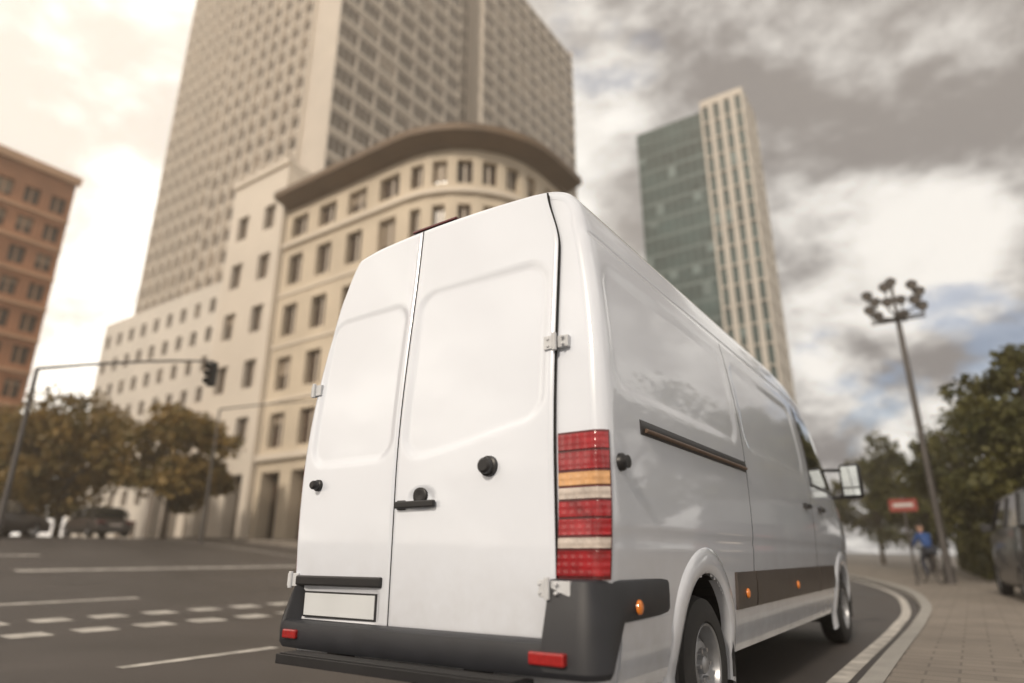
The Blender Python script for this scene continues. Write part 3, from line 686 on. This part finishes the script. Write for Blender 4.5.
for sg in (1,-1):
    mb=MB(); mb.box(min(sg*1.10,sg*1.34),max(sg*1.10,sg*1.34),6.44,6.60,1.60,2.03,0)
    mb.obj('mirror_housing',[plastic2],van,True,bevel=.05,autosm=40)
    mb=MB(); mb.box(min(sg*1.13,sg*1.31),max(sg*1.13,sg*1.31),6.432,6.438,1.74,1.99,0); mb.box(min(sg*1.13,sg*1.31),max(sg*1.13,sg*1.31),6.432,6.438,1.64,1.72,0)
    mb.obj('mirror_glass',[mirrorg],van)
    mb=MB(); mb.cyl((sg*.9,6.5,1.62),(sg*1.16,6.52,1.64),.03,.03,8); mb.cyl((sg*.88,6.3,1.95),(sg*1.16,6.52,1.95),.02,.02,8); mb.obj('mirror_arm',[plastic2],van,True)
# ------------------------------------------------------------------ atmosphere
hz=bpy.data.materials.new('warm_haze'); hz.use_nodes=True; N=hz.node_tree.nodes; N.clear()
o_=N.new('ShaderNodeOutputMaterial'); vs=N.new('ShaderNodeVolumeScatter'); vs.inputs['Density'].default_value=.003; vs.inputs['Color'].default_value=(1,.88,.74,1); vs.inputs['Anisotropy'].default_value=.3
hz.node_tree.links.new(vs.outputs[0],o_.inputs['Volume'])
mb=MB(); mb.box(-150,60,-40,150,-.5,110); mb.obj('atmosphere_haze',[hz])
# ------------------------------------------------------------------ world
w=bpy.data.worlds.new("World"); scn.world=w; w.use_nodes=True; nt=w.node_tree; N=nt.nodes; L=nt.links; N.clear()
out=N.new('ShaderNodeOutputWorld'); sky=N.new('ShaderNodeTexSky'); sky.sky_type='NISHITA'; sky.sun_disc=False
sd=Vector((.10,-.84,.53)).normalized(); elev=math.asin(sd.z); sky.sun_elevation=elev; sky.sun_rotation=math.atan2(sd.x,sd.y); sky.dust_density=4
b1=N.new('ShaderNodeBackground'); b1.inputs[1].default_value=.14; L.new(sky.outputs[0],b1.inputs[0])
tc=N.new('ShaderNodeTexCoord'); sep=N.new('ShaderNodeSeparateXYZ'); L.new(tc.outputs['Generated'],sep.inputs[0])
def M(op,a,b=None,c=None):
    n=N.new('ShaderNodeMath'); n.operation=op
    for i,v in enumerate((a,b,c)):
        if v is None: continue
        if isinstance(v,(int,float)): n.inputs[i].default_value=v
        else: L.new(v,n.inputs[i])
    return n.outputs[0]
zc=M('ADD',M('MAXIMUM',sep.outputs[2],0.0),.55)
cb=N.new('ShaderNodeCombineXYZ'); L.new(M('DIVIDE',sep.outputs[0],zc),cb.inputs[0]); L.new(M('DIVIDE',sep.outputs[1],zc),cb.inputs[1]); L.new(M('MULTIPLY',sep.outputs[2],1.2),cb.inputs[2])
def noise(scale,det,dist=0,rough=.55,vec=None):
    n=N.new('ShaderNodeTexNoise'); n.inputs['Scale'].default_value=scale; n.inputs['Detail'].default_value=det; n.inputs['Distortion'].default_value=dist; n.inputs['Roughness'].default_value=rough
    L.new(vec or cb.outputs[0],n.inputs['Vector']); return n.outputs['Fac']
def mrange(v,a,b,c,d):
    n=N.new('ShaderNodeMapRange'); n.interpolation_type='SMOOTHSTEP'; L.new(v,n.inputs[0])
    for i,q in enumerate((a,b,c,d)): n.inputs[i+1].default_value=q
    return n.outputs[0]
def lobe(d,deg):
    n=N.new('ShaderNodeVectorMath'); n.operation='DOT_PRODUCT'; L.new(tc.outputs['Generated'],n.inputs[0]); n.inputs[1].default_value=Vector(d).normalized()
    return mrange(n.outputs['Value'],math.cos(math.radians(deg)),1,0,1)
holes=M('ADD',M('ADD',lobe((-.287,.662,.692),8),lobe((.07,.954,.29),9)),lobe((-.11,.967,.22),7))
cov=mrange(M('SUBTRACT',noise(3.0,11,.15,.6),M('MULTIPLY',holes,.20)),.27,.37,.35,1)
dark=lobe((.08,.83,.56),36)
n1=noise(3.4,12,.15,.6)
shade=mrange(M('SUBTRACT',M('ADD',M('MULTIPLY',n1,.75),M('MULTIPLY',noise(1.2,3),.25)),M('MULTIPLY',dark,.05)),.42,.58,0,1)
right=mrange(sep.outputs[0],-.75,-.2,0,1)
c1=N.new('ShaderNodeMix'); c1.data_type='RGBA'; c1.inputs[6].default_value=(1.35,1.15,.95,1); c1.inputs[7].default_value=(2.5,2.25,1.9,1); L.new(shade,c1.inputs[0])
c2=N.new('ShaderNodeMix'); c2.data_type='RGBA'; c2.inputs[6].default_value=(.27,.245,.235,1); c2.inputs[7].default_value=(1.3,1.19,1.05,1); L.new(shade,c2.inputs[0])
cm=N.new('ShaderNodeMix'); cm.data_type='RGBA'; L.new(right,cm.inputs[0]); L.new(c1.outputs[2],cm.inputs[6]); L.new(c2.outputs[2],cm.inputs[7])
b2=N.new('ShaderNodeBackground'); b2.inputs[1].default_value=1.0; L.new(cm.outputs[2],b2.inputs[0])
mx=N.new('ShaderNodeMixShader'); L.new(cov,mx.inputs[0]); L.new(b1.outputs[0],mx.inputs[1]); L.new(b2.outputs[0],mx.inputs[2]); L.new(mx.outputs[0],out.inputs[0])
sun=bpy.data.lights.new('sun','SUN'); sun.energy=2.9; sun.angle=math.radians(5); sun.color=(1,.85,.68)
so=bpy.data.objects.new('sun',sun); scn.collection.objects.link(so); so.rotation_euler=sd.to_track_quat('Z','Y').to_euler()
